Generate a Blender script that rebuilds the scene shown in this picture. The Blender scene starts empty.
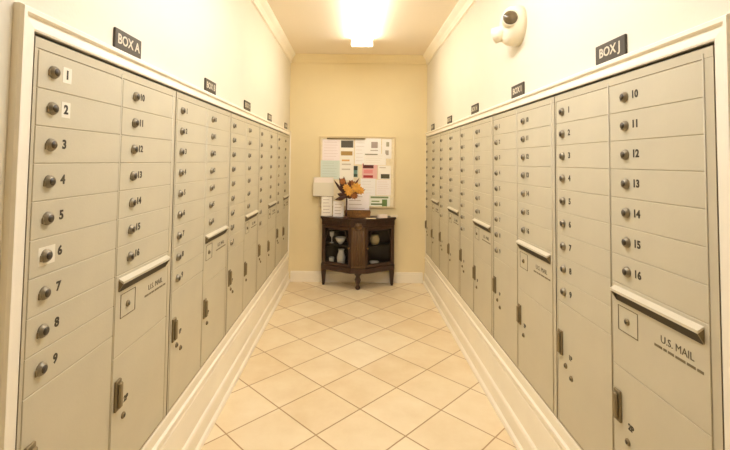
import bpy, bmesh, math, random
from mathutils import Vector, Matrix
random.seed(4)
S = bpy.context.scene
C = S.collection
PI = math.pi

# ------------------------------------------------------------------ materials
def lin(c):
    r = []
    for v in c:
        v /= 255.0
        r.append(v / 12.92 if v <= 0.04045 else ((v + 0.055) / 1.055) ** 2.4)
    return (r[0], r[1], r[2], 1.0)

def mat(name, rgb, rough=0.5, metal=0.0, var=0.0, vscale=6.0, bump=0.0, bscale=60.0, coat=0.0, spec=0.5):
    m = bpy.data.materials.new(name); m.use_nodes = True
    nt = m.node_tree; b = nt.nodes['Principled BSDF']
    b.inputs['Roughness'].default_value = rough
    b.inputs['Metallic'].default_value = metal
    b.inputs['Coat Weight'].default_value = coat
    b.inputs['Specular IOR Level'].default_value = spec
    b.inputs['Base Color'].default_value = lin(rgb)
    if var or bump:
        tc = nt.nodes.new('ShaderNodeTexCoord')
    if var:
        n = nt.nodes.new('ShaderNodeTexNoise'); n.inputs['Scale'].default_value = vscale
        n.inputs['Detail'].default_value = 4
        r = nt.nodes.new('ShaderNodeValToRGB')
        a = [max(0, x * (1 - var)) for x in rgb]; d = [min(255, x * (1 + var)) for x in rgb]
        r.color_ramp.elements[0].color = lin(a); r.color_ramp.elements[1].color = lin(d)
        r.color_ramp.elements[0].position = 0.3; r.color_ramp.elements[1].position = 0.7
        nt.links.new(tc.outputs['Object'], n.inputs['Vector'])
        nt.links.new(n.outputs['Fac'], r.inputs['Fac'])
        nt.links.new(r.outputs['Color'], b.inputs['Base Color'])
    if bump:
        n2 = nt.nodes.new('ShaderNodeTexNoise'); n2.inputs['Scale'].default_value = bscale
        bp_ = nt.nodes.new('ShaderNodeBump'); bp_.inputs['Strength'].default_value = bump
        bp_.inputs['Distance'].default_value = 0.01
        nt.links.new(tc.outputs['Object'], n2.inputs['Vector'])
        nt.links.new(n2.outputs['Fac'], bp_.inputs['Height'])
        nt.links.new(bp_.outputs['Normal'], b.inputs['Normal'])
    return m

def wood(name, dark, light, scale=9.0, rough=0.35):
    m = bpy.data.materials.new(name); m.use_nodes = True
    nt = m.node_tree; b = nt.nodes['Principled BSDF']; b.inputs['Roughness'].default_value = rough
    tc = nt.nodes.new('ShaderNodeTexCoord'); mp = nt.nodes.new('ShaderNodeMapping')
    mp.inputs['Scale'].default_value = (8, 8, 1)
    n = nt.nodes.new('ShaderNodeTexNoise'); n.inputs['Scale'].default_value = scale; n.inputs['Detail'].default_value = 6
    r = nt.nodes.new('ShaderNodeValToRGB')
    r.color_ramp.elements[0].color = lin(dark); r.color_ramp.elements[1].color = lin(light)
    r.color_ramp.elements[0].position = 0.3; r.color_ramp.elements[1].position = 0.75
    L = nt.links.new
    L(tc.outputs['Object'], mp.inputs['Vector']); L(mp.outputs['Vector'], n.inputs['Vector'])
    L(n.outputs['Fac'], r.inputs['Fac']); L(r.outputs['Color'], b.inputs['Base Color'])
    return m

def glass(name):
    m = bpy.data.materials.new(name); m.use_nodes = True
    nt = m.node_tree; nt.nodes.remove(nt.nodes['Principled BSDF'])
    out = nt.nodes['Material Output']
    t = nt.nodes.new('ShaderNodeBsdfTransparent'); g = nt.nodes.new('ShaderNodeBsdfGlossy')
    g.inputs['Roughness'].default_value = 0.05
    f = nt.nodes.new('ShaderNodeFresnel'); f.inputs['IOR'].default_value = 1.15
    mx = nt.nodes.new('ShaderNodeMixShader')
    t.inputs['Color'].default_value = (0.9, 0.9, 0.88, 1)
    L = nt.links.new
    L(f.outputs['Fac'], mx.inputs['Fac']); L(t.outputs[0], mx.inputs[1]); L(g.outputs[0], mx.inputs[2])
    L(mx.outputs[0], out.inputs['Surface'])
    return m

def emit(name, rgb, strength):
    m = bpy.data.materials.new(name); m.use_nodes = True
    nt = m.node_tree; b = nt.nodes['Principled BSDF']
    b.inputs['Base Color'].default_value = (0.9, 0.9, 0.9, 1)
    b.inputs['Emission Color'].default_value = lin(rgb)
    b.inputs['Emission Strength'].default_value = strength
    return m

TILE = 0.475            # diagonal of a floor tile
VX, VY = 0.055, 2.515   # a grout crossing
def floor_material():
    m = bpy.data.materials.new('floor_tile'); m.use_nodes = True
    nt = m.node_tree; b = nt.nodes['Principled BSDF']; L = nt.links.new
    tc = nt.nodes.new('ShaderNodeTexCoord'); sx = nt.nodes.new('ShaderNodeSeparateXYZ')
    L(tc.outputs['Object'], sx.inputs[0])
    def M(op, a, c=None):
        n = nt.nodes.new('ShaderNodeMath'); n.operation = op
        for i, v in enumerate((a, c)):
            if v is None: continue
            if isinstance(v, (int, float)): n.inputs[i].default_value = v
            else: L(v, n.inputs[i])
        return n.outputs[0]
    p = M('SUBTRACT', sx.outputs['X'], VX); q = M('SUBTRACT', sx.outputs['Y'], VY)
    a = M('DIVIDE', M('ADD', p, q), TILE); c = M('DIVIDE', M('SUBTRACT', p, q), TILE)
    da = M('PINGPONG', a, 0.5); dc = M('PINGPONG', c, 0.5)
    d = M('MINIMUM', da, dc)
    mr = nt.nodes.new('ShaderNodeMapRange'); mr.interpolation_type = 'SMOOTHSTEP'
    mr.inputs['From Min'].default_value = 0.006; mr.inputs['From Max'].default_value = 0.016
    L(d, mr.inputs['Value'])
    cb = nt.nodes.new('ShaderNodeCombineXYZ')
    L(M('FLOOR', a), cb.inputs[0]); L(M('FLOOR', c), cb.inputs[1])
    wn = nt.nodes.new('ShaderNodeTexWhiteNoise'); L(cb.outputs[0], wn.inputs['Vector'])
    # each tile shifts the cloud pattern
    va = nt.nodes.new('ShaderNodeVectorMath'); va.operation = 'MULTIPLY_ADD'
    va.inputs[1].default_value = (9, 9, 9)
    L(wn.outputs['Color'], va.inputs[0]); L(tc.outputs['Object'], va.inputs[2])
    n = nt.nodes.new('ShaderNodeTexNoise'); n.inputs['Scale'].default_value = 4.5; n.inputs['Detail'].default_value = 5
    n.inputs['Roughness'].default_value = 0.6
    L(va.outputs[0], n.inputs['Vector'])
    f = M('ADD', M('MULTIPLY', n.outputs['Fac'], 0.75), M('MULTIPLY', wn.outputs['Value'], 0.25))
    r = nt.nodes.new('ShaderNodeValToRGB')
    r.color_ramp.elements[0].color = lin((226, 204, 164)); r.color_ramp.elements[0].position = 0.28
    r.color_ramp.elements[1].color = lin((242, 228, 198)); r.color_ramp.elements[1].position = 0.72
    e = r.color_ramp.elements.new(0.5); e.color = lin((235, 217, 182))
    L(f, r.inputs['Fac'])
    mix = nt.nodes.new('ShaderNodeMix'); mix.data_type = 'RGBA'
    L(mr.outputs[0], mix.inputs['Factor'])
    mix.inputs['A'].default_value = lin((178, 144, 100)); L(r.outputs['Color'], mix.inputs['B'])
    L(mix.outputs['Result'], b.inputs['Base Color'])
    b.inputs['Roughness'].default_value = 0.42
    bp_ = nt.nodes.new('ShaderNodeBump'); bp_.inputs['Distance'].default_value = 0.003; bp_.inputs['Strength'].default_value = 0.5
    L(mr.outputs[0], bp_.inputs['Height']); L(bp_.outputs['Normal'], b.inputs['Normal'])
    return m

M_WALL = mat('wall_paint', (226, 219, 200), 0.75, var=0.012, vscale=2, bump=0.04, bscale=90)
M_BACK = mat('far_wall_dim_warm', (236, 221, 180), 0.75, var=0.012, vscale=2, bump=0.04, bscale=90)  # yellower than the side walls: dim warm far-end light put into the colour
M_CEIL = mat('ceiling_paint', (246, 234, 214), 0.8, bump=0.04, bscale=80)
M_TRIM = mat('trim_paint', (248, 241, 224), 0.4, var=0.015, vscale=5)
M_LOCK = mat('mailbox_paint', (200, 192, 168), 0.42, var=0.012, vscale=7, bump=0.03, bscale=140)
M_BODY = mat('mailbox_frame_paint', (196, 187, 162), 0.45)
M_GAP = mat('mailbox_gap', (190, 180, 154), 0.7)
M_REVEAL = mat('mailbox_reveal_shade', (112, 98, 70), 0.8)  # dark tone paints the shade in the gaps round each unit
M_HOOD = mat('slot_hood_metal', (214, 206, 184), 0.35, metal=0.2)
M_LATCH = mat('latch_metal', (138, 122, 90), 0.45, metal=0.3)
M_CYL = mat('cylinder_metal', (146, 136, 114), 0.4, metal=0.5)
M_KEY = mat('keyhole', (70, 60, 44), 0.5)
M_INK = mat('number_ink', (62, 54, 40), 0.6)
M_INKMID = mat('worn_ink', (92, 82, 60), 0.6)
M_INKSOFT = mat('faded_ink', (120, 108, 82), 0.6)
M_LABEL = mat('white_label', (234, 228, 210), 0.6)
M_SIGN = mat('sign_plate', (66, 58, 46), 0.45)
M_SIGNTXT = mat('sign_letters', (214, 204, 182), 0.5)
M_FLOOR = floor_material()
M_WOOD = wood('dark_wood', (42, 24, 16), (74, 46, 29))
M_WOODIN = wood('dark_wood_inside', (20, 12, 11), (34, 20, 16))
M_WOODMID = wood('carved_wood', (80, 56, 32), (112, 82, 48))
M_GLASS = glass('cabinet_glass')
M_BRASS = mat('brass', (176, 140, 80), 0.3, metal=0.9)
M_LAMP = emit('diffuser_glow', (248, 249, 255), 27.0)
M_LAMP2 = emit('warm_diffuser_glow', (255, 248, 236), 15.0)
M_METAL = mat('fixture_metal', (236, 230, 214), 0.4)
M_PLAST = mat('cream_plastic', (244, 234, 208), 0.4)
M_LENS = mat('dark_lens', (104, 88, 62), 0.12)
M_CERAMIC = mat('white_ceramic', (248, 246, 244), 0.25)
M_CREAM = mat('cream_ceramic', (214, 198, 158), 0.3)
M_STEM = mat('dark_stem', (66, 30, 20), 0.5)
M_LEAF = mat('bronze_leaf', (92, 52, 28), 0.5, var=0.2, vscale=20)
M_PETAL = mat('golden_petal', (222, 166, 72), 0.6, var=0.1, vscale=25)
M_PETAL2 = mat('amber_petal', (160, 98, 44), 0.6, var=0.1, vscale=25)
M_BASKET = mat('wicker', (132, 92, 44), 0.7, var=0.2, vscale=60)
M_BOARD = mat('board_cloth', (238, 226, 196), 0.85, var=0.03, vscale=40)
M_BFRAME = mat('board_frame', (222, 204, 164), 0.5)

# ------------------------------------------------------------------ mesh helpers
class MB:
    def __init__(s):
        s.bm = bmesh.new(); s.mats = []
    def mi(s, m):
        if m not in s.mats: s.mats.append(m)
        return s.mats.index(m)
    def faces(s, verts, faces, m, smooth=False):
        vs = [s.bm.verts.new(v) for v in verts]; i = s.mi(m); out = []
        for f in faces:
            try:
                fc = s.bm.faces.new([vs[k] for k in f])
            except ValueError:
                continue
            fc.material_index = i; fc.smooth = smooth; out.append(fc)
        return out
    def box(s, x0, x1, y0, y1, z0, z1, m, bev=0.0, seg=1):
        v = [(x, y, z) for z in (z0, z1) for y in (y0, y1) for x in (x0, x1)]
        fs = s.faces(v, [(0, 2, 3, 1), (4, 5, 7, 6), (0, 1, 5, 4), (2, 6, 7, 3), (0, 4, 6, 2), (1, 3, 7, 5)], m)
        if bev:
            es = list({e for f in fs for e in f.edges})
            bmesh.ops.bevel(s.bm, geom=es, offset=bev, segments=seg, affect='EDGES', profile=0.5)
        return s
    def prism(s, poly, z0, z1, m, bev=0.0):
        n = len(poly)
        v = [(x, y, z0) for x, y in poly] + [(x, y, z1) for x, y in poly]
        f = [tuple(range(n - 1, -1, -1)), tuple(range(n, 2 * n))]
        f += [(i, (i + 1) % n, n + (i + 1) % n, n + i) for i in range(n)]
        fs = s.faces(v, f, m)
        if bev:
            es = list({e for q in fs for e in q.edges})
            bmesh.ops.bevel(s.bm, geom=es, offset=bev, segments=2, affect='EDGES')
        return s
    def sweep(s, prof, y0, y1, m):           # profile in x,z run along y
        n = len(prof)
        v = [(x, y0, z) for x, z in prof] + [(x, y1, z) for x, z in prof]
        f = [tuple(range(n)), tuple(range(2 * n - 1, n - 1, -1))]
        f += [(i, n + i, n + (i + 1) % n, (i + 1) % n) for i in range(n)]
        s.faces(v, f, m); return s
    def lathe(s, prof, c, m, seg=20, axis=Vector((0, 0, 1)), smooth=True):   # prof: (radius, height)
        q = Vector((0, 0, 1)).rotation_difference(Vector(axis).normalized())
        v = []; n = len(prof)
        for r, h in prof:
            for k in range(seg):
                a = 2 * PI * k / seg
                p = q @ Vector((max(r, 1e-5) * math.cos(a), max(r, 1e-5) * math.sin(a), h))
                v.append(tuple(p + Vector(c)))
        f = []
        for i in range(n - 1):
            for k in range(seg):
                k2 = (k + 1) % seg
                f.append((i * seg + k, i * seg + k2, (i + 1) * seg + k2, (i + 1) * seg + k))
        f.append(tuple(range(seg - 1, -1, -1))); f.append(tuple((n - 1) * seg + k for k in range(seg)))
        s.faces(v, f, m, smooth); return s
    def tube(s, pts, r, m, seg=8):
        pts = [Vector(p) for p in pts]; v = []; n = len(pts)
        for i, p in enumerate(pts):
            d = (pts[min(i + 1, n - 1)] - pts[max(i - 1, 0)]).normalized()
            up = Vector((0, 1, 0)) if abs(d.y) < 0.9 else Vector((1, 0, 0))
            a = d.cross(up).normalized(); b = d.cross(a)
            rr = r[i] if isinstance(r, (list, tuple)) else r
            for k in range(seg):
                t = 2 * PI * k / seg
                v.append(tuple(p + a * rr * math.cos(t) + b * rr * math.sin(t)))
        f = []
        for i in range(n - 1):
            for k in range(seg):
                k2 = (k + 1) % seg
                f.append((i * seg + k, i * seg + k2, (i + 1) * seg + k2, (i + 1) * seg + k))
        f.append(tuple(range(seg - 1, -1, -1))); f.append(tuple((n - 1) * seg + k for k in range(seg)))
        s.faces(v, f, m, True); return s
    def leaf(s, base, d, length, width, m, bend=0.3):
        base = Vector(base); d = Vector(d).normalized()
        side = d.cross(Vector((0, 1, 0.2))).normalized(); nrm = side.cross(d).normalized()
        v = []; rows = 6
        for i in range(rows + 1):
            t = i / rows; w = width * math.sin(PI * (0.06 + 0.94 * t)) * 0.5
            p = base + d * length * t + nrm * bend * length * t * t
            v += [tuple(p - side * w), tuple(p + nrm * (-0.15 * w)), tuple(p + side * w)]
        th = nrm * 0.0012; n = len(v)
        v += [tuple(Vector(q) - th) for q in v]
        f = []
        for i in range(rows):
            o = i * 3
            for j in (0, 1):
                f.append((o + j, o + j + 1, o + j + 4, o + j + 3))
                f.append((n + o + j, n + o + j + 3, n + o + j + 4, n + o + j + 1))
            f.append((o, o + 3, n + o + 3, n + o)); f.append((o + 2, n + o + 2, n + o + 5, o + 5))
        s.faces(v, f, m, True); return s
    def mesh(s, name):
        bmesh.ops.recalc_face_normals(s.bm, faces=s.bm.faces[:])
        me = bpy.data.meshes.new(name); s.bm.to_mesh(me); s.bm.free()
        for m in s.mats: me.materials.append(m)
        return me
    def build(s, name, parent=None, loc=None):
        return link(name, s.mesh(name), parent, loc)

def link(name, data, parent=None, loc=None):
    o = bpy.data.objects.new(name, data); C.objects.link(o)
    if parent: o.parent = parent
    if loc: o.location = loc
    return o
def tag(o, label=None, cat=None, group=None, kind=None):
    if label: o['label'] = label
    if cat: o['category'] = cat
    if group: o['group'] = group
    if kind: o['kind'] = kind
    return o
def thing(name, label, cat, loc=(0, 0, 0), rz=0.0, group=None):
    o = bpy.data.objects.new(name, None); C.objects.link(o)
    o.empty_display_size = 0.05; o.location = loc; o.rotation_euler = (0, 0, rz)
    return tag(o, label, cat, group)
def struct(o): o['kind'] = 'structure'; return o
def copy_tree(o, parent=None):
    c = o.copy(); C.objects.link(c)
    if parent: c.parent = parent
    for ch in list(o.children): copy_tree(ch, c)
    return c
_txt = {}
def text_mesh(s, size, m, depth=0.0006, bold=0.0):
    k = (s, size, m.name)
    if k in _txt: return _txt[k]
    cu = bpy.data.curves.new('txt', 'FONT'); cu.body = s; cu.size = size; cu.extrude = depth; cu.offset = bold
    cu.align_x = 'CENTER'; cu.align_y = 'CENTER'; cu.resolution_u = 3
    ob = bpy.data.objects.new('txt', cu); C.objects.link(ob)
    bpy.context.view_layer.update()
    me = bpy.data.meshes.new_from_object(ob.evaluated_get(bpy.context.evaluated_depsgraph_get()))
    me.transform(Matrix.Rotation(PI / 2, 4, 'X')); me.name = 'lettering'
    me.materials.clear(); me.materials.append(m)
    bpy.data.objects.remove(ob); bpy.data.curves.remove(cu)
    _txt[k] = me
    return me

# ------------------------------------------------------------------ dimensions
H = 2.75
YB, YF = 5.09, -2.6                    # far wall, wall behind the camera
Z0, Z1 = 0.362, 1.755                  # mailbox bank, bottom and top
PITCH = 0.8125
SIDES = {'left': dict(s=-1, wall=0.790, case=0.773, face=0.781, up=0.770, band=0.759, shoe=0.745, y0=1.001),
         'right': dict(s=1, wall=0.890, case=0.873, face=0.881, up=0.870, band=0.859, shoe=0.845, y0=1.010)}
N = 5
XL, XR = -1.35, 1.45                   # outer faces of the side walls
NICHE = 0.46

# ------------------------------------------------------------------ room shell
b = MB(); b.box(XL, XR, YF - .1, YB + .1, -0.1, 0.0, M_FLOOR); struct(b.build('floor'))
b = MB(); b.box(XL, XR, YF - .1, YB + .1, H, H + .1, M_CEIL); struct(b.build('ceiling'))
b = MB(); b.box(XL, XR, YB, YB + .1, 0.0, H, M_BACK); struct(b.build('wall_back'))
b = MB(); b.box(XL, XR, YF - .1, YF, 0.0, H, M_WALL); struct(b.build('wall_front'))
for nm, d in SIDES.items():
    s = d['s']; y1 = d['y0'] + PITCH * N + 0.006; y0 = d['y0'] - 0.006
    out = -XL if s < 0 else XR
    def wbox(b, a, c, ya, yb, za, zb, m):
        xa, xb = sorted((s * a, s * c)); b.box(xa, xb, ya, yb, za, zb, m)
    b = MB(); w = d['wall']
    wbox(b, w, out, YF, YB, 0, Z0, M_WALL)
    wbox(b, w, out, YF, YB, Z1 + .004, H, M_WALL)
    wbox(b, w, out, YF, y0, Z0, Z1 + .004, M_WALL)
    wbox(b, w, out, y1, YB, Z0, Z1 + .004, M_WALL)
    wbox(b, w + NICHE, out, y0, y1, Z0, Z1 + .004, M_WALL)
    struct(b.build('wall_' + nm))
    # stepped base below the mailboxes
    zt = 0.278
    pr = [(w, 0), (d['shoe'], 0), (d['shoe'], .012), (d['shoe'] + .004, .024), (d['band'], .032), (d['band'], .105),
          (d['band'] + .004, .118), (d['up'], .124), (d['up'], zt - .012), (d['up'] + .006, zt - .004), (w, zt - .004)]
    b = MB(); b.sweep([(s * x, z) for x, z in pr], y0 - .07, YB - .001, M_TRIM); struct(b.build('baseboard_' + nm))
    # plain base on the wall before the bank
    pr2 = [(w, 0), (w - .02, 0), (w - .02, .11), (w - .012, .13), (w, .135)]
    b = MB(); b.sweep([(s * x, z) for x, z in pr2], YF, y0 - .071, M_TRIM)
    struct(b.build('trim_3' if s < 0 else 'trim_4'))
    # casing round the bank, mitred
    prof = [(0, w), (0, d['case'] + .002), (.006, d['case']), (.040, d['case'] + .003), (.046, d['case'] - .006),
            (.060, d['case'] - .006), (.066, d['case'] + .002), (.066, w)]
    ya, yb = y0 + .002, y1 - .004; za, zb = Z0 + .004, Z1
    cor = [(ya, za, -.70, -1), (yb, za, .5, -1), (yb, zb, .5, .80), (ya, zb, -.70, .80)]
    v = []
    for (y, z, sy, sz) in cor:
        for t, x in prof:
            v.append((s * x, y + sy * t, z + sz * t * (1.30 if sz < 0 else 1.0)))
    n = len(prof); f = []
    for k in range(4):
        k2 = (k + 1) % 4
        for i in range(n):
            i2 = (i + 1) % n
            f.append((k * n + i, k * n + i2, k2 * n + i2, k2 * n + i))
    b = MB(); b.faces(v, f, M_TRIM); struct(b.build('trim_1' if s < 0 else 'trim_2'))
    # crown along the side
    cp = [(w, H - .001), (w - .065, H - .001), (w - .065, H - .016), (w - .052, H - .030), (w - .030, H - .052), (w - .016, H - .082),
          (w - .016, H - .098), (w, H - .104)]
    b = MB(); b.sweep([(s * x, z) for x, z in cp], YF, YB, M_TRIM)
    struct(b.build('trim_5' if s < 0 else 'trim_6'))
# far wall trim
b = MB(); wl, wr = -SIDES['left']['wall'], SIDES['right']['wall']
bl, br = -SIDES['left']['shoe'] + .001, SIDES['right']['shoe'] - .001
b.box(bl, br, YB - .018, YB, 0, .105, M_TRIM); b.box(bl, br, YB - .012, YB, .105, .125, M_TRIM, .003)
struct(b.build('baseboard_back'))
b = MB()
cp = [(0, -.001), (-.065, -.001), (-.065, -.016), (-.052, -.030), (-.030, -.052), (-.016, -.082), (-.016, -.098), (0, -.104)]
n = len(cp)
v = [(x, YB + y, H + z) for x in (wl + .02, wr - .02) for y, z in cp]
f = [tuple(range(n)), tuple(range(2 * n - 1, n - 1, -1))] + [(i, n + i, n + (i + 1) % n, (i + 1) % n) for i in range(n)]
b.faces(v, f, M_BACK); struct(b.build('trim_7'))

# ------------------------------------------------------------------ mailbox unit (local: x right, y into the wall, z up, origin bottom centre of its face)
MH = Z1 - Z0 - 0.004
W = PITCH - 0.004
DEP = 0.40
PD = 0.0935
WA, WB = 0.368, 0.384
CA, CB = -W / 2 + 0.014, -0.012           # left edges of the two columns
TOP = MH - 0.036
def door_mesh(w, h):
    b = MB()
    b.box(0, w, -0.004, 0.010, 0, h, M_LOCK, 0.0012)
    return b.mesh('door')
DOORA, DOORB = door_mesh(WA, PD - 0.0018), door_mesh(WB, PD - 0.0018)
def lock_mesh():
    b = MB()
    b.lathe([(.017, 0), (.017, .003), (.0145, .008), (.0125, .010), (.0125, .0102)], (0, -.004, 0), M_CYL, 16, (0, -1, 0))
    b.lathe([(.0098, 0), (.0098, .0016)], (0, -.0140, 0), M_KEY, 12, (0, -1, 0))
    b.box(-.019, -.006, -.0085, -.004, -.012, .004, M_LATCH, .001)
    return b.mesh('lock')
LOCK = lock_mesh()
def cam_mesh():
    b = MB()
    b.lathe([(.011, 0), (.011, .003), (.008, .006)], (0, -.004, 0), M_LATCH, 14, (0, -1, 0))
    b.lathe([(.006, 0), (.006, .0012)], (0, -.010, 0), M_KEY, 10, (0, -1, 0))
    return b.mesh('lock')
CAM = cam_mesh()
def latch_mesh():
    b = MB()
    b.box(-.016, .016, -.012, -.004, -.050, .050, M_LATCH, .002)
    b.box(-.009, .011, -.022, -.012, -.042, .042, M_LATCH, .004)
    return b.mesh('latch')
LATCH = latch_mesh()

def make_unit():
    root = thing('mailbox_unit', '', 'mailbox')
    b = MB()
    b.box(-W / 2, W / 2, .012, DEP, 0, MH, M_REVEAL)
    b.box(-W / 2 + .001, W / 2 - .001, -0.0018, .0119, .003, MH - .006, M_GAP)
    # face frame
    b.box(-W / 2 + .001, -W / 2 + .012, -.003, .011, .004, MH - .006, M_BODY, .001)
    b.box(CB + WB + .003, W / 2 - .001, -.003, .011, .004, MH - .006, M_BODY, .001)
    b.box(CA + WA + .003, CB - .002, -.002, .011, .004, MH - .006, M_BODY, .001)
    b.box(-W / 2 + .001, W / 2 - .001, -.0034, .011, MH - .034, MH - .006, M_BODY, .001)
    b.box(-W / 2 + .001, W / 2 - .001, -.0034, .011, .003, .012, M_BODY, .001)
    b.build('cabinet_frame', root)
    def door(nm, mesh, x, z): return link(nm, mesh, root, (x, 0, z))
    def number(txt, par, x, z, size=0.033):
        return link('number', text_mesh(txt, size, M_INK, bold=.0012), par, (x, -.0042, z))
    zA = TOP
    for i in range(9):
        zA = TOP - (i + 1) * PD
        dr = door('mailbox_door', DOORA, CA, zA)
        link('lock', LOCK, dr, (.052, 0, PD * .50)); number(str(i + 1), dr, .104, PD * .52)
    for i in range(7):
        zB = TOP - (i + 1) * PD
        dr = door('mailbox_door', DOORB, CB, zB)
        link('lock', LOCK, dr, (.080, 0, PD * .50)); number(str(i + 10), dr, .127, PD * .52)
    # parcel compartment, first column
    h = zA - .003 - .015
    p = door('parcel_door', door_mesh(WA, h), CA, .015)
    link('latch', LATCH, p, (.024, 0, h - .165)); number('1P', p, .098, h - .20, .026)
    link('lock', CAM, p, (.062, 0, h - .245)); link('lock', CAM, p, (.105, 0, h - .275))
    # outgoing mail panel, second column
    ph = 0.268; pz = zB - ph
    p = door('outgoing_mail_panel', door_mesh(WB, ph - .0025), CB, pz)
    b = MB(); tz = ph - .012
    for (ya, yb, za, zb, m) in ((-.042, -.004, 0, 0, M_HOOD),):
        v = [(.014, -.004, tz), (WB - .014, -.004, tz), (.014, -.021, tz - .010), (WB - .014, -.021, tz - .010),
             (.014, -.004, tz - .006), (WB - .014, -.004, tz - .006), (.014, -.021, tz - .018), (WB - .014, -.021, tz - .018)]
        b.faces(v, [(0, 1, 3, 2), (4, 6, 7, 5), (2, 3, 7, 6), (0, 4, 5, 1), (0, 2, 6, 4), (1, 5, 7, 3)], m)
    for xa in (.014, WB - .018):
        v = [(xa, -.004, tz - .006), (xa, -.020, tz - .018), (xa, -.004, tz - .044),
             (xa + .004, -.004, tz - .006), (xa + .004, -.020, tz - .018), (xa + .004, -.004, tz - .044)]
        b.faces(v, [(0, 1, 2), (3, 5, 4), (0, 3, 4, 1), (1, 4, 5, 2), (0, 2, 5, 3)], M_LATCH)
    b.build('slot_hood', p)
    b = MB(); b.box(.018, WB - .018, -.0046, -.004, tz - .046, tz - .008, M_KEY); b.build('mail_slot', p)
    b = MB(); x0, x1, z0, z1 = .030, .125, ph - .150, ph - .070
    for q in ((x0, x1, z0, z0 + .002), (x0, x1, z1 - .002, z1), (x0, x0 + .002, z0, z1), (x1 - .002, x1, z0, z1)):
        b.box(q[0], q[1], -.0055, -.004, q[2], q[3], M_INKSOFT)
    b.build('cover_plate', p)
    link('lock', CAM, p, (.075, 0, ph - .112))
    link('lettering', text_mesh('U.S. MAIL', .029, M_INKMID), p, (.278, -.0042, ph - .104))
    b = MB(); xx = .195
    for wd in (.030, .012, .022, .034, .028, .020):
        b.box(xx, xx + wd, -.0048, -.004, ph - .132, ph - .125, M_INKSOFT); xx += wd + .005
    b.build('fine_print', p)
    h = pz - .003 - .015
    p = door('parcel_door', door_mesh(WB, h), CB, .015)
    link('latch', LATCH, p, (.026, 0, h - .125)); number('2P', p, .085, h - .165, .026)
    link('lock', CAM, p, (.070, 0, h - .215))
    # piano hinges at the right edge of each column
    for hx in (CA + WA + .0012, CB + WB + .0012):
        b = MB()
        b.tube([(hx, -.0035, .02), (hx, -.0035, MH - .02)], .0022, M_BODY, 6); b.build('hinge', root)
    return root

unit = make_unit()
LET = 'ABCDEFGHIJ'
ordn = ['nearest', 'second', 'third', 'fourth', 'farthest']
def place(o, side, i, letter):
    d = SIDES[side]; yc = d['y0'] + PITCH * (i + .5)
    o.location = (d['s'] * d['face'], yc, Z0 + .001)
    o.rotation_euler = (0, 0, PI / 2 if d['s'] < 0 else -PI / 2)
    where = {0: 'nearest on %s wall', 1: 'second nearest on %s wall', 2: 'middle one on %s wall',
             3: 'second farthest on %s wall', 4: 'farthest on %s wall'}[i] % side
    tag(o, 'beige mailbox unit under BOX %s sign, %s' % (letter, where), 'mailbox', 'mailbox units set into the corridor walls')
order = [('left', i, LET[i]) for i in range(5)] + [('right', 4 - i, LET[5 + i]) for i in range(5)]
units = []
for k, (sd, i, L_) in enumerate(order):
    o = unit if k == 0 else copy_tree(unit)
    place(o, sd, i, L_); units.append(o)
# white stickers behind the first numbers of the nearest left unit
drs = [c for c in units[0].children if c.name.startswith('mailbox_door')]
for i, c in enumerate(drs[:2]):
    if True:
        b = MB(); b.box(.087, .121, -.0046, -.004, PD * .52 - .021, PD * .52 + .021, M_LABEL)
        b.build('number_sticker', c)
b = MB(); b.box(.028, .086, -.0042, -.004, PD * .5 - .023, PD * .5 + .023, M_LABEL); b.build('lock_sticker', drs[5])
for c in drs[:2]:
    for g in c.children:
        if g.name.startswith('number') and 'sticker' not in g.name: g.location.y = -.0048

# ------------------------------------------------------------------ BOX signs
SY = {'left': [1.43, 2.26, 3.05, 3.87, 4.80], 'right': [1.435, 2.255, 3.06, 3.87, 4.70]}
plate = MB(); plate.box(-.084, .084, -.008, 0, 0, .068, M_SIGN, .002); PLATE = plate.mesh('plate')
for (sd, i, L_) in order:
    d = SIDES[sd]; s = d['s']
    t = thing('box_sign', 'small dark plate reading BOX %s, %s sign above the %s mailboxes' % (L_, ordn[i], sd), 'sign',
              (s * d['wall'], SY[sd][i], Z1 + .056), PI / 2 if s < 0 else -PI / 2, 'BOX letter signs above the mailbox units')
    link('plate', PLATE, t)
    link('lettering', text_mesh('BOX ' + L_, .046, M_SIGNTXT, bold=.0008), t, (0, -.0082, .034))

# ------------------------------------------------------------------ ceiling lights
def ceiling_light(label, y0, y1, x, m):
    L_ = y1 - y0
    t = thing('ceiling_light', label, 'ceiling light', (x, (y0 + y1) / 2, H), 0, 'wraparound ceiling lights')
    b = MB(); b.box(-.095, .095, -L_ / 2 + .001, L_ / 2 - .001, -.030, 0, M_METAL, .006, 2); b.build('housing', t)
    pr = [(-.106, -.031), (-.106, -.050), (-.095, -.074), (-.066, -.084), (.066, -.084), (.095, -.074), (.106, -.050), (.106, -.031)]
    b = MB(); b.sweep(pr, -L_ / 2 + .03, L_ / 2 - .03, m); b.build('diffuser', t)
    for sg in (-1, 1):
        b = MB(); ya, yb = sorted((sg * (L_ / 2 - .029), sg * L_ / 2))
        b.prism([(-.118, ya), (.118, ya), (.118, yb), (-.118, yb)], -.088, -.031, M_METAL, .006); b.build('end_cap', t)
    return t
ceiling_light('lit white ceiling light with a long lens over the far half of the corridor', 2.90, 4.40, .072, M_LAMP2)
ceiling_light('lit white ceiling light overhead near the first mailboxes', 1.0, 2.3, .05, M_LAMP)

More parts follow.
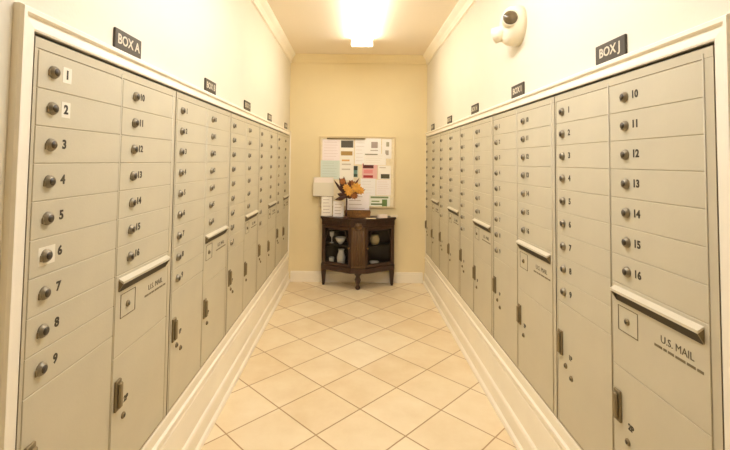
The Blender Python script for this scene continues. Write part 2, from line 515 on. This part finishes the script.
# ------------------------------------------------------------------ emergency light on the right wall
t = thing('emergency_spotlight', 'round cream wall fixture with a dark lens high on the right wall', 'wall light',
          (SIDES['right']['wall'], 2.245, 2.195))
b = MB(); b.lathe([(.108, 0), (.108, .030), (.104, .055), (.092, .074), (.066, .086), (.001, .090)], (0, 0, 0), M_PLAST, 32, (-1, 0, 0)); b.build('base', t)
ax = Vector((-.22, -1, .0)).normalized(); hc = Vector((-.078, -.075, .014))
hd = MB(); hd.lathe([(.018, -.055), (.036, -.045), (.042, -.012), (.043, .020), (.039, .022)], hc, M_PLAST, 24, ax); h1 = hd.build('lamp_head', t)
hd = MB(); hd.lathe([(.037, 0), (.032, .007), (.018, .012), (.001, .014)], tuple(hc + ax * .0225), M_LENS, 24, ax)
tag(hd.build('lens', h1), 'dark round lens')
ax = Vector((-.8, .6, -.2)).normalized()
hd = MB(); hd.lathe([(.018, -.050), (.034, -.040), (.042, -.012), (.044, .020), (.030, .026), (.001, .028)], (-.100, .045, -.034), M_PLAST, 24, ax); hd.build('lamp_head', t)

# ------------------------------------------------------------------ display cabinet (local: origin back centre, -y to the viewer)
CX, CYB = 0.062, YB - .022
cab = thing('display_cabinet', 'dark wooden bow-front cabinet with two glass doors against far wall', 'cabinet', (CX, CYB, 0))
HWD, SD, FD, CW = .425, .10, .315, .082
plan = [(-HWD, 0), (HWD, 0), (HWD, -SD), (CW, -FD), (-CW, -FD), (-HWD, -SD)]
def off(p, k): return [(x * (1 + k / HWD), y - (k if y < 0 else 0)) for x, y in p]
b = MB(); b.prism(off(plan, .022), .775, .798, M_WOOD, .006); b.prism(off(plan, .010), .758, .775, M_WOOD, .004); b.build('cabinet_top', cab)
b = MB(); b.prism(off(plan, .004), .705, .757, M_WOOD, .003); b.build('frieze', cab)
b = MB(); b.prism(off(plan, .006), .185, .245, M_WOOD, .004); b.build('base_rail', cab)
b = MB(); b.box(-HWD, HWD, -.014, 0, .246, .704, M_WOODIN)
b.box(-HWD, -HWD + .018, -SD, -.014, .246, .704, M_WOOD); b.box(HWD - .018, HWD, -SD, -.014, .246, .704, M_WOOD); b.build('carcass', cab)
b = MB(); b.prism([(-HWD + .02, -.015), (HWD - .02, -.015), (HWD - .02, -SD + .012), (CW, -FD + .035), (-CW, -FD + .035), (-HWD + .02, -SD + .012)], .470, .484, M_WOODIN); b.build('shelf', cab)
# central pilaster with reeding
b = MB(); b.box(-CW + .004, CW - .004, -FD - .004, -FD + .03, .246, .704, M_WOODMID, .003)
for k in range(5):
    x = -.052 + k * .026
    b.tube([(x, -FD - .004, .27), (x, -FD - .004, .665)], .0085, M_WOODMID, 8)
b.build('pilaster', cab)
b = MB(); b.lathe([(.034, 0), (.034, .008), (.026, .016), (.012, .022), (.001, .024)], (0, -FD - .005, .715), M_WOODMID, 20, (0, -1, 0))
for k in range(8):
    a = 2 * PI * k / 8
    b.lathe([(.012, 0), (.009, .007), (.001, .010)], (.036 * math.cos(a), -FD - .005, .715 + .036 * math.sin(a)), M_WOODMID, 10, (0, -1, 0))
b.build('carved_rosette', cab)
def door_frame(sg):
    p0 = Vector((sg * CW, -FD, 0)); p1 = Vector((sg * HWD, -SD, 0)); L_ = (p1 - p0).length; d = (p1 - p0).normalized()
    nrm = Vector((d.y, -d.x, 0)) * (1 if sg > 0 else -1)
    if nrm.y > 0: nrm = -nrm
    mt = Matrix(((d.x, -nrm.x, 0, p0.x), (d.y, -nrm.y, 0, p0.y), (0, 0, 1, 0), (0, 0, 0, 1)))
    z0, z1 = .248, .702; a, c = .004, L_ - .006
    b = MB()
    for q in ((a, a + .034, z0, z1), (c - .038, c, z0, z1), (a + .034, c - .038, z0, z0 + .036), (a + .034, c - .038, z1 - .036, z1)):
        b.box(q[0], q[1], 0, .020, q[2], q[3], M_WOOD, .003)
    b.bm.transform(mt); dr = b.build('door', cab)
    b = MB(); b.box(a + .034, c - .038, .008, .011, z0 + .036, z1 - .036, M_GLASS); b.bm.transform(mt); b.build('glass_pane', dr)
    b = MB(); b.lathe([(.005, 0), (.005, .010), (.010, .016), (.008, .024), (.001, .026)], (a + .017, 0, .47), M_BRASS, 12, (0, -1, 0)); b.bm.transform(mt); b.build('knob', dr)
    b = MB(); b.tube([(a + .036, .004, .62 - .10), (a + .08, .004, .655)], .004, M_WOOD); b.tube([(c - .04, .004, .52), (c - .085, .004, .655)], .004, M_WOOD)
    b.tube([(a + .08, .004, .655), ((a + c) / 2, .004, .664), (c - .085, .004, .655)], .004, M_WOOD); b.bm.transform(mt); b.build('fretwork', dr)
for sg in (-1, 1): door_frame(sg)
for (x, y) in ((-HWD + .024, -SD + .012), (HWD - .024, -SD + .012), (-HWD + .024, -.026), (HWD - .024, -.026)):
    b = MB()
    zs = [(0, .013), (.02, .016), (.09, .020), (.15, .026), (.1855, .027)]
    vv = [(x + i * r, y + j * r, z) for z, r in zs for i, j in ((-1, -1), (1, -1), (1, 1), (-1, 1))]
    ff = [(3, 2, 1, 0), tuple(range(16, 20))] + [(4 * k + i, 4 * k + (i + 1) % 4, 4 * k + 4 + (i + 1) % 4, 4 * k + 4 + i) for k in range(4) for i in range(4)]
    b.faces(vv, ff, M_WOOD); b.build('leg', cab)
b = MB(); b.lathe([(.014, 0), (.026, .008), (.030, .025), (.020, .042), (.016, .055), (.030, .080), (.036, .110), (.026, .135), (.022, .150), (.040, .170), (.042, .186)], (0, -FD + .045, 0), M_WOOD, 20)
b.build('centre_foot', cab)

# things kept behind the glass
def pot(name, label, cat, x, y, z, prof, m, group=None):
    b = MB(); b.lathe(prof, (0, 0, 0), m, 20); o = b.build(name, None, (CX + x, CYB + y, z)); tag(o, label, cat, group); return o
sh, bt = .4845, .2455
pot('bowl', 'white bowl on the upper shelf behind the left cabinet door', 'bowl', -.205, -.14, sh, [(.022, 0), (.026, .008), (.050, .035), (.062, .075), (.058, .078), (.045, .04), (.001, .015)], M_CERAMIC)
pot('vase', 'tall white vase on the cabinet floor behind the left door', 'vase', -.195, -.15, bt, [(.034, 0), (.046, .03), (.050, .09), (.036, .14), (.030, .165), (.040, .180), (.034, .180), (.026, .16), (.001, .03)], M_CERAMIC)
pot('jar', 'round cream jar on the upper shelf behind the right cabinet door', 'jar', .195, -.14, sh, [(.034, 0), (.052, .025), (.055, .065), (.042, .100), (.044, .110), (.036, .110), (.001, .10)], M_CREAM)
pot('small_dish', 'low white dish on the cabinet floor behind right door', 'dish', .190, -.13, bt, [(.030, 0), (.034, .006), (.055, .034), (.057, .040), (.050, .038), (.001, .01)], M_CERAMIC)
pot('goblet', 'thin white goblet shape imitating a glint on the upper shelf at the far left of the cabinet', 'glass', -.31, -.075, sh, [(.026, 0), (.024, .004), (.005, .010), (.005, .06), (.024, .085), (.028, .13), (.025, .13), (.020, .09), (.001, .07)], M_CERAMIC)  # white shape put in for a small glint behind the glass
pot('cup', 'small pale cup on the cabinet floor at its far left end', 'cup', -.31, -.075, bt, [(.020, 0), (.028, .02), (.032, .07), (.028, .07), (.001, .01)], M_CERAMIC)

# ------------------------------------------------------------------ bulletin board and notices on the far wall
F = 418.0
PY0 = 161.0; PX0 = 354.0
def wx(px, y=YB): return (px - PX0) / F * y
def wz(py, y=YB): return 1.45 - (py - PY0) / F * y
x0, x1, z0, z1 = wx(319.5), wx(395.5), wz(207), wz(136)
bb = thing('bulletin_board', 'cream framed notice board covered with papers on the far wall', 'notice board', ((x0 + x1) / 2, YB, z0))
hw = (x1 - x0) / 2; hh = z1 - z0
b = MB(); b.box(-hw, hw, -.012, -.001, 0, hh, M_BOARD); b.build('panel', bb)
for (a, c, e, g) in ((-hw, hw, 0, .02), (-hw, hw, hh - .02, hh), (-hw, -hw + .02, .02, hh - .02), (hw - .02, hw, .02, hh - .02)):
    b = MB(); b.box(a, c, -.020, -.0125, e, g, M_BFRAME, .002); b.build('frame', bb)
_pm = {}
def paper(rgb):
    if rgb not in _pm: _pm[rgb] = mat('paper', rgb, 0.7)
    return _pm[rgb]
PIN = mat('push_pin', (170, 40, 34), 0.3)
lay = [0]
def sheet(name, label, r, rgb, patches=(), lines=0, tilt=0.0, cat='paper', group='papers on the notice board', wall=False, thick=.0012, linergb=(150, 140, 128)):
    """r: left, top, right, bottom of the sheet; patches as fractions of it"""
    lay[0] += 1
    X0, X1, Za, Zb = wx(r[0]), wx(r[2]), wz(r[3]), wz(r[1])
    w, h = X1 - X0, Zb - Za
    y = YB - (.0015 if wall else .0128 + .0009 * (lay[0] % 4))
    b = MB(); b.box(-w / 2, w / 2, -thick, 0, 0, h, paper(rgb))
    for (a, t, c, e, col) in patches:
        b.box(-w / 2 + a * w, -w / 2 + c * w, -thick - .0004, -thick, h * (1 - e), h * (1 - t), paper(col))
    for k in range(lines):
        zz = h * (1 - (k + 1) / (lines + 1)); e = .80 - .25 * random.random()
        b.box(-w * .40, w * (e - .40), -thick - .0003, -thick, zz - h * .006, zz + h * .006, paper(linergb))
    o = b.build(name, None, ((X0 + X1) / 2, y, Za)); o.rotation_euler = (0, tilt, 0)
    tag(o, label, cat, group)
    return o
WH, PK, BL = (252, 251, 250), (250, 240, 242), (214, 228, 222)
sheet('notice', 'large pinkish white notice in the upper left of the board', (322.5, 139.5, 340, 162), PK, lines=7, linergb=(216, 198, 196))
sheet('notice', 'pale green notice in the lower left of the board', (321, 160.5, 340, 179), BL, lines=6, linergb=(180, 192, 176))
sheet('flyer', 'tall flyer with dark photo and tan band at upper board centre', (340, 138.8, 354, 180), (250, 246, 236),
      [(.08, .04, .95, .21, (92, 88, 78)), (.08, .30, .9, .40, (180, 146, 84)), (.15, .5, .7, .54, (226, 176, 100)), (.15, .6, .8, .63, (206, 196, 180)), (.15, .72, .75, .75, (206, 196, 180))], cat='flyer')
sheet('notice', 'plain white notice right of the dark flyer, top of board', (355, 139, 366, 164), WH, lines=6, linergb=(214, 202, 192))
sheet('notice', 'white notice with grey picture at upper right of board', (366, 138, 381, 154), WH,
      [(.35, .22, .78, .6, (168, 156, 152)), (.3, .72, .8, .78, (190, 180, 172))])
sheet('notice', 'narrow sheet with two grey blots in the top right corner', (382, 138.5, 391.5, 158), (250, 248, 244),
      [(.45, .15, .75, .38, (170, 168, 150)), (.35, .58, .7, .82, (180, 170, 156))])
sheet('notice', 'white notice with painted shadow line along its top, below the grey picture', (364, 153.2, 386, 164.5), (251, 248, 242), [(.05, .02, .62, .12, (140, 138, 118))], lines=4, linergb=(206, 198, 180))  # grey top patch paints the thin shadow along the sheet's upper edge
sheet('picture_card', 'small dark teal picture card near board centre', (351.5, 165.5, 358.5, 177), (196, 206, 192), [(.1, .02, .9, .38, (54, 62, 54)), (.15, .38, .85, .7, (104, 140, 130)), (.1, .7, .9, .96, (58, 74, 62))], cat='card')
sheet('flyer', 'pink and red flyer with dark top on the board', (362.5, 163, 377.5, 178), (238, 190, 184), [(.05, .03, .75, .32, (98, 44, 40)), (.1, .42, .7, .66, (232, 150, 150)), (.08, .78, .72, .95, (176, 60, 62))], cat='flyer')
sheet('notice', 'white notice with dark picture along its foot, right of red flyer', (378.3, 165, 391, 178.5), (251, 247, 238), [(.22, .62, .9, .95, (86, 82, 60)), (.1, .12, .6, .18, (200, 190, 172))])
sheet('notice', 'white notice below the pink flyer', (361, 178, 376, 195), (253, 252, 252), lines=5, linergb=(214, 206, 196))
sheet('notice', 'white notice at the lower right of the board', (376.6, 179, 391.2, 194.5), (252, 246, 244), lines=6, linergb=(220, 196, 188))
sheet('notice', 'white sheet with rows of green print, low on the board', (369.5, 195.2, 390.5, 206.2), (246, 248, 236), [(.08, .04, .92, .2, (128, 148, 100)), (.12, .42, .5, .54, (156, 172, 118)), (.1, .66, .7, .8, (112, 138, 84)), (.62, .3, .86, .92, (112, 142, 84))])
# rod across the board top
b = MB(); b.tube([(wx(327), YB - .030, wz(138.6)), (wx(365), YB - .030, wz(138.6))], .0075, M_LATCH, 8)
tag(b.build('hanging_rail'), 'thin dark rail clipped along the board top', 'rail')
# wall pocket left of the board
px0, px1, pz0, pz1 = wx(314.5), wx(334.5), wz(196), wz(177)
t = thing('wall_pocket', 'white document pocket hanging off the lower left of the board', 'document holder', ((px0 + px1) / 2, YB - .034, pz0), 0)
w2 = (px1 - px0) / 2; hp = pz1 - pz0
b = MB(); b.box(-w2, w2, -.004, 0, 0, hp, M_LABEL); b.box(-w2, w2, -.045, 0, 0, .006, M_LATCH); b.build('pocket_back', t)  # dark bottom strip paints the shadow under the pocket
b = MB(); b.box(-w2, w2, -.045, -.041, .0062, hp * .72, M_LABEL, .001); b.build('pocket_front', t)
b = MB(); b.box(-w2 + .012, w2 - .012, -.030, -.012, .0065, hp * .97, paper((250, 240, 232))); b.build('leaflets', t)

# ------------------------------------------------------------------ things on the cabinet top
ZT = .7985
def stand_card(name, label, px0, px1, py0, yv, rgb, lean=0.10, lines=4, patches=(), cat='card', rz=0.0):
    X0, X1 = wx(px0, yv), wx(px1, yv); h = wz(py0, yv) - ZT; w = X1 - X0
    b = MB(); b.box(-w / 2, w / 2, -.0015, .0015, 0, h, paper(rgb))
    for k in range(lines):
        zz = h * (1 - (k + 1) / (lines + 1)); b.box(-w * .36, w * (.1 + .25 * random.random()), -.002, -.0015, zz - .003, zz + .003, paper((190, 176, 168)))
    for (a, tt, c, e, col) in patches:
        b.box(-w / 2 + a * w, -w / 2 + c * w, -.0022, -.0015, h * (1 - e), h * (1 - tt), paper(col))
    o = b.build(name, None, ((X0 + X1) / 2, yv, ZT + .0006)); o.rotation_euler = (-lean, 0, rz)
    tag(o, label, cat); return o
stand_card('booklet', 'cream booklet standing at the left end of the cabinet top', 322.5, 333, 196.5, 4.99, (250, 244, 230), lines=5, cat='booklet', rz=.12)
stand_card('booklet', 'white booklet standing left of the dark flower stem', 334, 344.5, 201, 4.93, (252, 247, 246), lines=4, cat='booklet', rz=-.08)
stand_card('leaflet', 'large white leaflet standing behind the brown tray', 346.5, 370, 192.5, 5.015, (253, 248, 250), lines=5, cat='leaflet', patches=[(.1, .06, .5, .14, (206, 188, 180))])
# tray
t = thing('wicker_tray', 'shallow brown wicker tray on the middle of the cabinet top', 'tray', (wx(358.5, 4.86), 4.925, ZT))
b = MB(); hw_, hd_ = .142, .062
b.box(-hw_, hw_, -hd_, hd_, 0, .006, M_BASKET); b.build('tray_base', t)
b = MB()
for k in range(5):
    z = .012 + k * .011; e = .0012 * k
    b.tube([(-hw_ - e, -hd_ - e, z), (hw_ + e, -hd_ - e, z), (hw_ + e, hd_ + e, z), (-hw_ - e, hd_ + e, z), (-hw_ - e, -hd_ - e, z)], .0062, M_BASKET, 6)
b.build('woven_side', t)
b = MB(); b.tube([(-hw_ - .007, -hd_ - .007, .066), (hw_ + .007, -hd_ - .007, .066), (hw_ + .007, hd_ + .007, .066), (-hw_ - .007, hd_ + .007, .066), (-hw_ - .007, -hd_ - .007, .066)], .008, M_BASKET, 8); b.build('rim', t)
# loose papers right
for (nm, lb, px, yv, w_, d_, h_, rz, rgb) in (
        ('card_stack', 'small stack of white cards on the right of the cabinet top', 383, 4.885, .105, .065, .036, .25, (246, 232, 222)),
        ('card_stack', 'low pale stack of cards at the right end of the cabinet top', 395, 4.98, .085, .06, .020, -.1, (236, 224, 196)),
        ('loose_leaflet', 'cream leaflet lying flat at the front of the cabinet top', 372, 4.80, .11, .05, .004, -.15, (238, 222, 186))):
    b = MB(); nl = max(1, int(h_ / .005))
    for k in range(nl):
        j = random.uniform(-.004, .004)
        b.box(-w_ / 2 + j, w_ / 2 + j, -d_ / 2, d_ / 2, h_ * k / nl, h_ * (k + .92) / nl, paper(rgb))
    o = b.build(nm, None, (wx(px, yv), yv, ZT + .0005)); o.rotation_euler = (0, 0, rz); tag(o, lb, 'papers')
# flower arrangement
FY = 4.80
fx = wx(347, FY)
t = thing('flower_arrangement', 'golden flowers with bronze leaves on a tall dark stem stand', 'flowers', (fx, FY, ZT))
def L_(px, py): return (wx(px, FY) - fx, wz(py, FY) - ZT)
b = MB(); b.lathe([(.040, 0), (.042, .006), (.022, .014), (.010, .026)], (0, 0, 0), M_STEM, 20); b.build('base', t)
x_, z_ = L_(347.5, 198)
b = MB(); b.tube([(0, 0, .02), (.004, 0, .10), (x_, 0, z_), (x_ - .01, 0, z_ + .06)], [.010, .0085, .0085, .005], M_STEM, 10); b.build('stem', t)
hub = Vector((x_, 0, z_ + .02))
for (px, py, wd, bend) in ((336, 200, .05, .2), (338, 193, .055, -.2), (334, 181, .035, .3), (339, 178, .05, .3), (344, 176, .05, .1), (351, 179, .05, -.2), (360, 178, .035, .2), (366, 189, .035, .1), (341, 187, .05, .1), (353, 197, .04, -.3)):
    tx, tz = L_(px, py); v = Vector((tx, random.uniform(-.05, .02), tz)) - hub
    b = MB(); b.leaf(hub, v, v.length, wd, M_LEAF if px > 339 else M_STEM, bend); b.build('leaf', t)
def blossom(px, py, dy, r, m):
    x, z = L_(px, py); c = Vector((x, dy, z)); b = MB()
    for ring, (n, rr, el) in enumerate(((9, 1.0, .15), (7, .75, .6), (5, .5, 1.0))):
        for k in range(n):
            a = 2 * PI * k / n + ring * .4
            d = Vector((math.cos(a) * math.cos(el), -math.sin(el), math.sin(a) * math.cos(el)))
            b.leaf(c, d, r * rr, r * .55, m, .15)
    b.tube([tuple(hub), tuple((hub + c) / 2 + Vector((0, .01, 0))), tuple(c)], .003, M_STEM, 6)
    b.build('blossom', t)
for a in ((350, 191, -.05, .058, M_PETAL), (357, 187, -.06, .064, M_PETAL), (352, 184, -.03, .055, M_PETAL2), (361, 190, -.04, .050, M_PETAL),
          (355, 195, -.05, .045, M_PETAL2), (347, 187, -.05, .045, M_PETAL), (343, 181, -.04, .040, M_PETAL2)):
    blossom(*a)

# ------------------------------------------------------------------ camera, world, view
cam = bpy.data.cameras.new('camera'); co = bpy.data.objects.new('camera', cam); C.objects.link(co)
cam.sensor_width = 36; cam.lens = F / 730 * 36; cam.clip_start = 0.02
PITCHU = math.radians(2.5); ROLL = 0.0125
co.rotation_euler = (Matrix.Rotation(PI / 2 + PITCHU, 4, 'X') @ Matrix.Rotation(ROLL, 4, 'Z')).to_euler()
co.location = (0, 0, 1.45)
PPX, PPY = 354.0, 143.0
cam.shift_x = (365 - PPX) / 730; cam.shift_y = (PPY - 225) / 730
S.camera = co
w = bpy.data.worlds.new('world'); S.world = w; w.use_nodes = True
w.node_tree.nodes['Background'].inputs['Color'].default_value = lin((255, 236, 206)); w.node_tree.nodes['Background'].inputs['Strength'].default_value = 0.2
S.view_settings.view_transform = 'Standard'; S.view_settings.look = 'None'
S.view_settings.gamma = 1; S.view_settings.use_curve_mapping = False
S.view_settings.exposure = 0.12
S.cycles.use_denoising = True
S.cycles.max_bounces = 14; S.cycles.diffuse_bounces = 8; S.cycles.transparent_max_bounces = 12
S.cycles.sample_clamp_indirect = 6.0
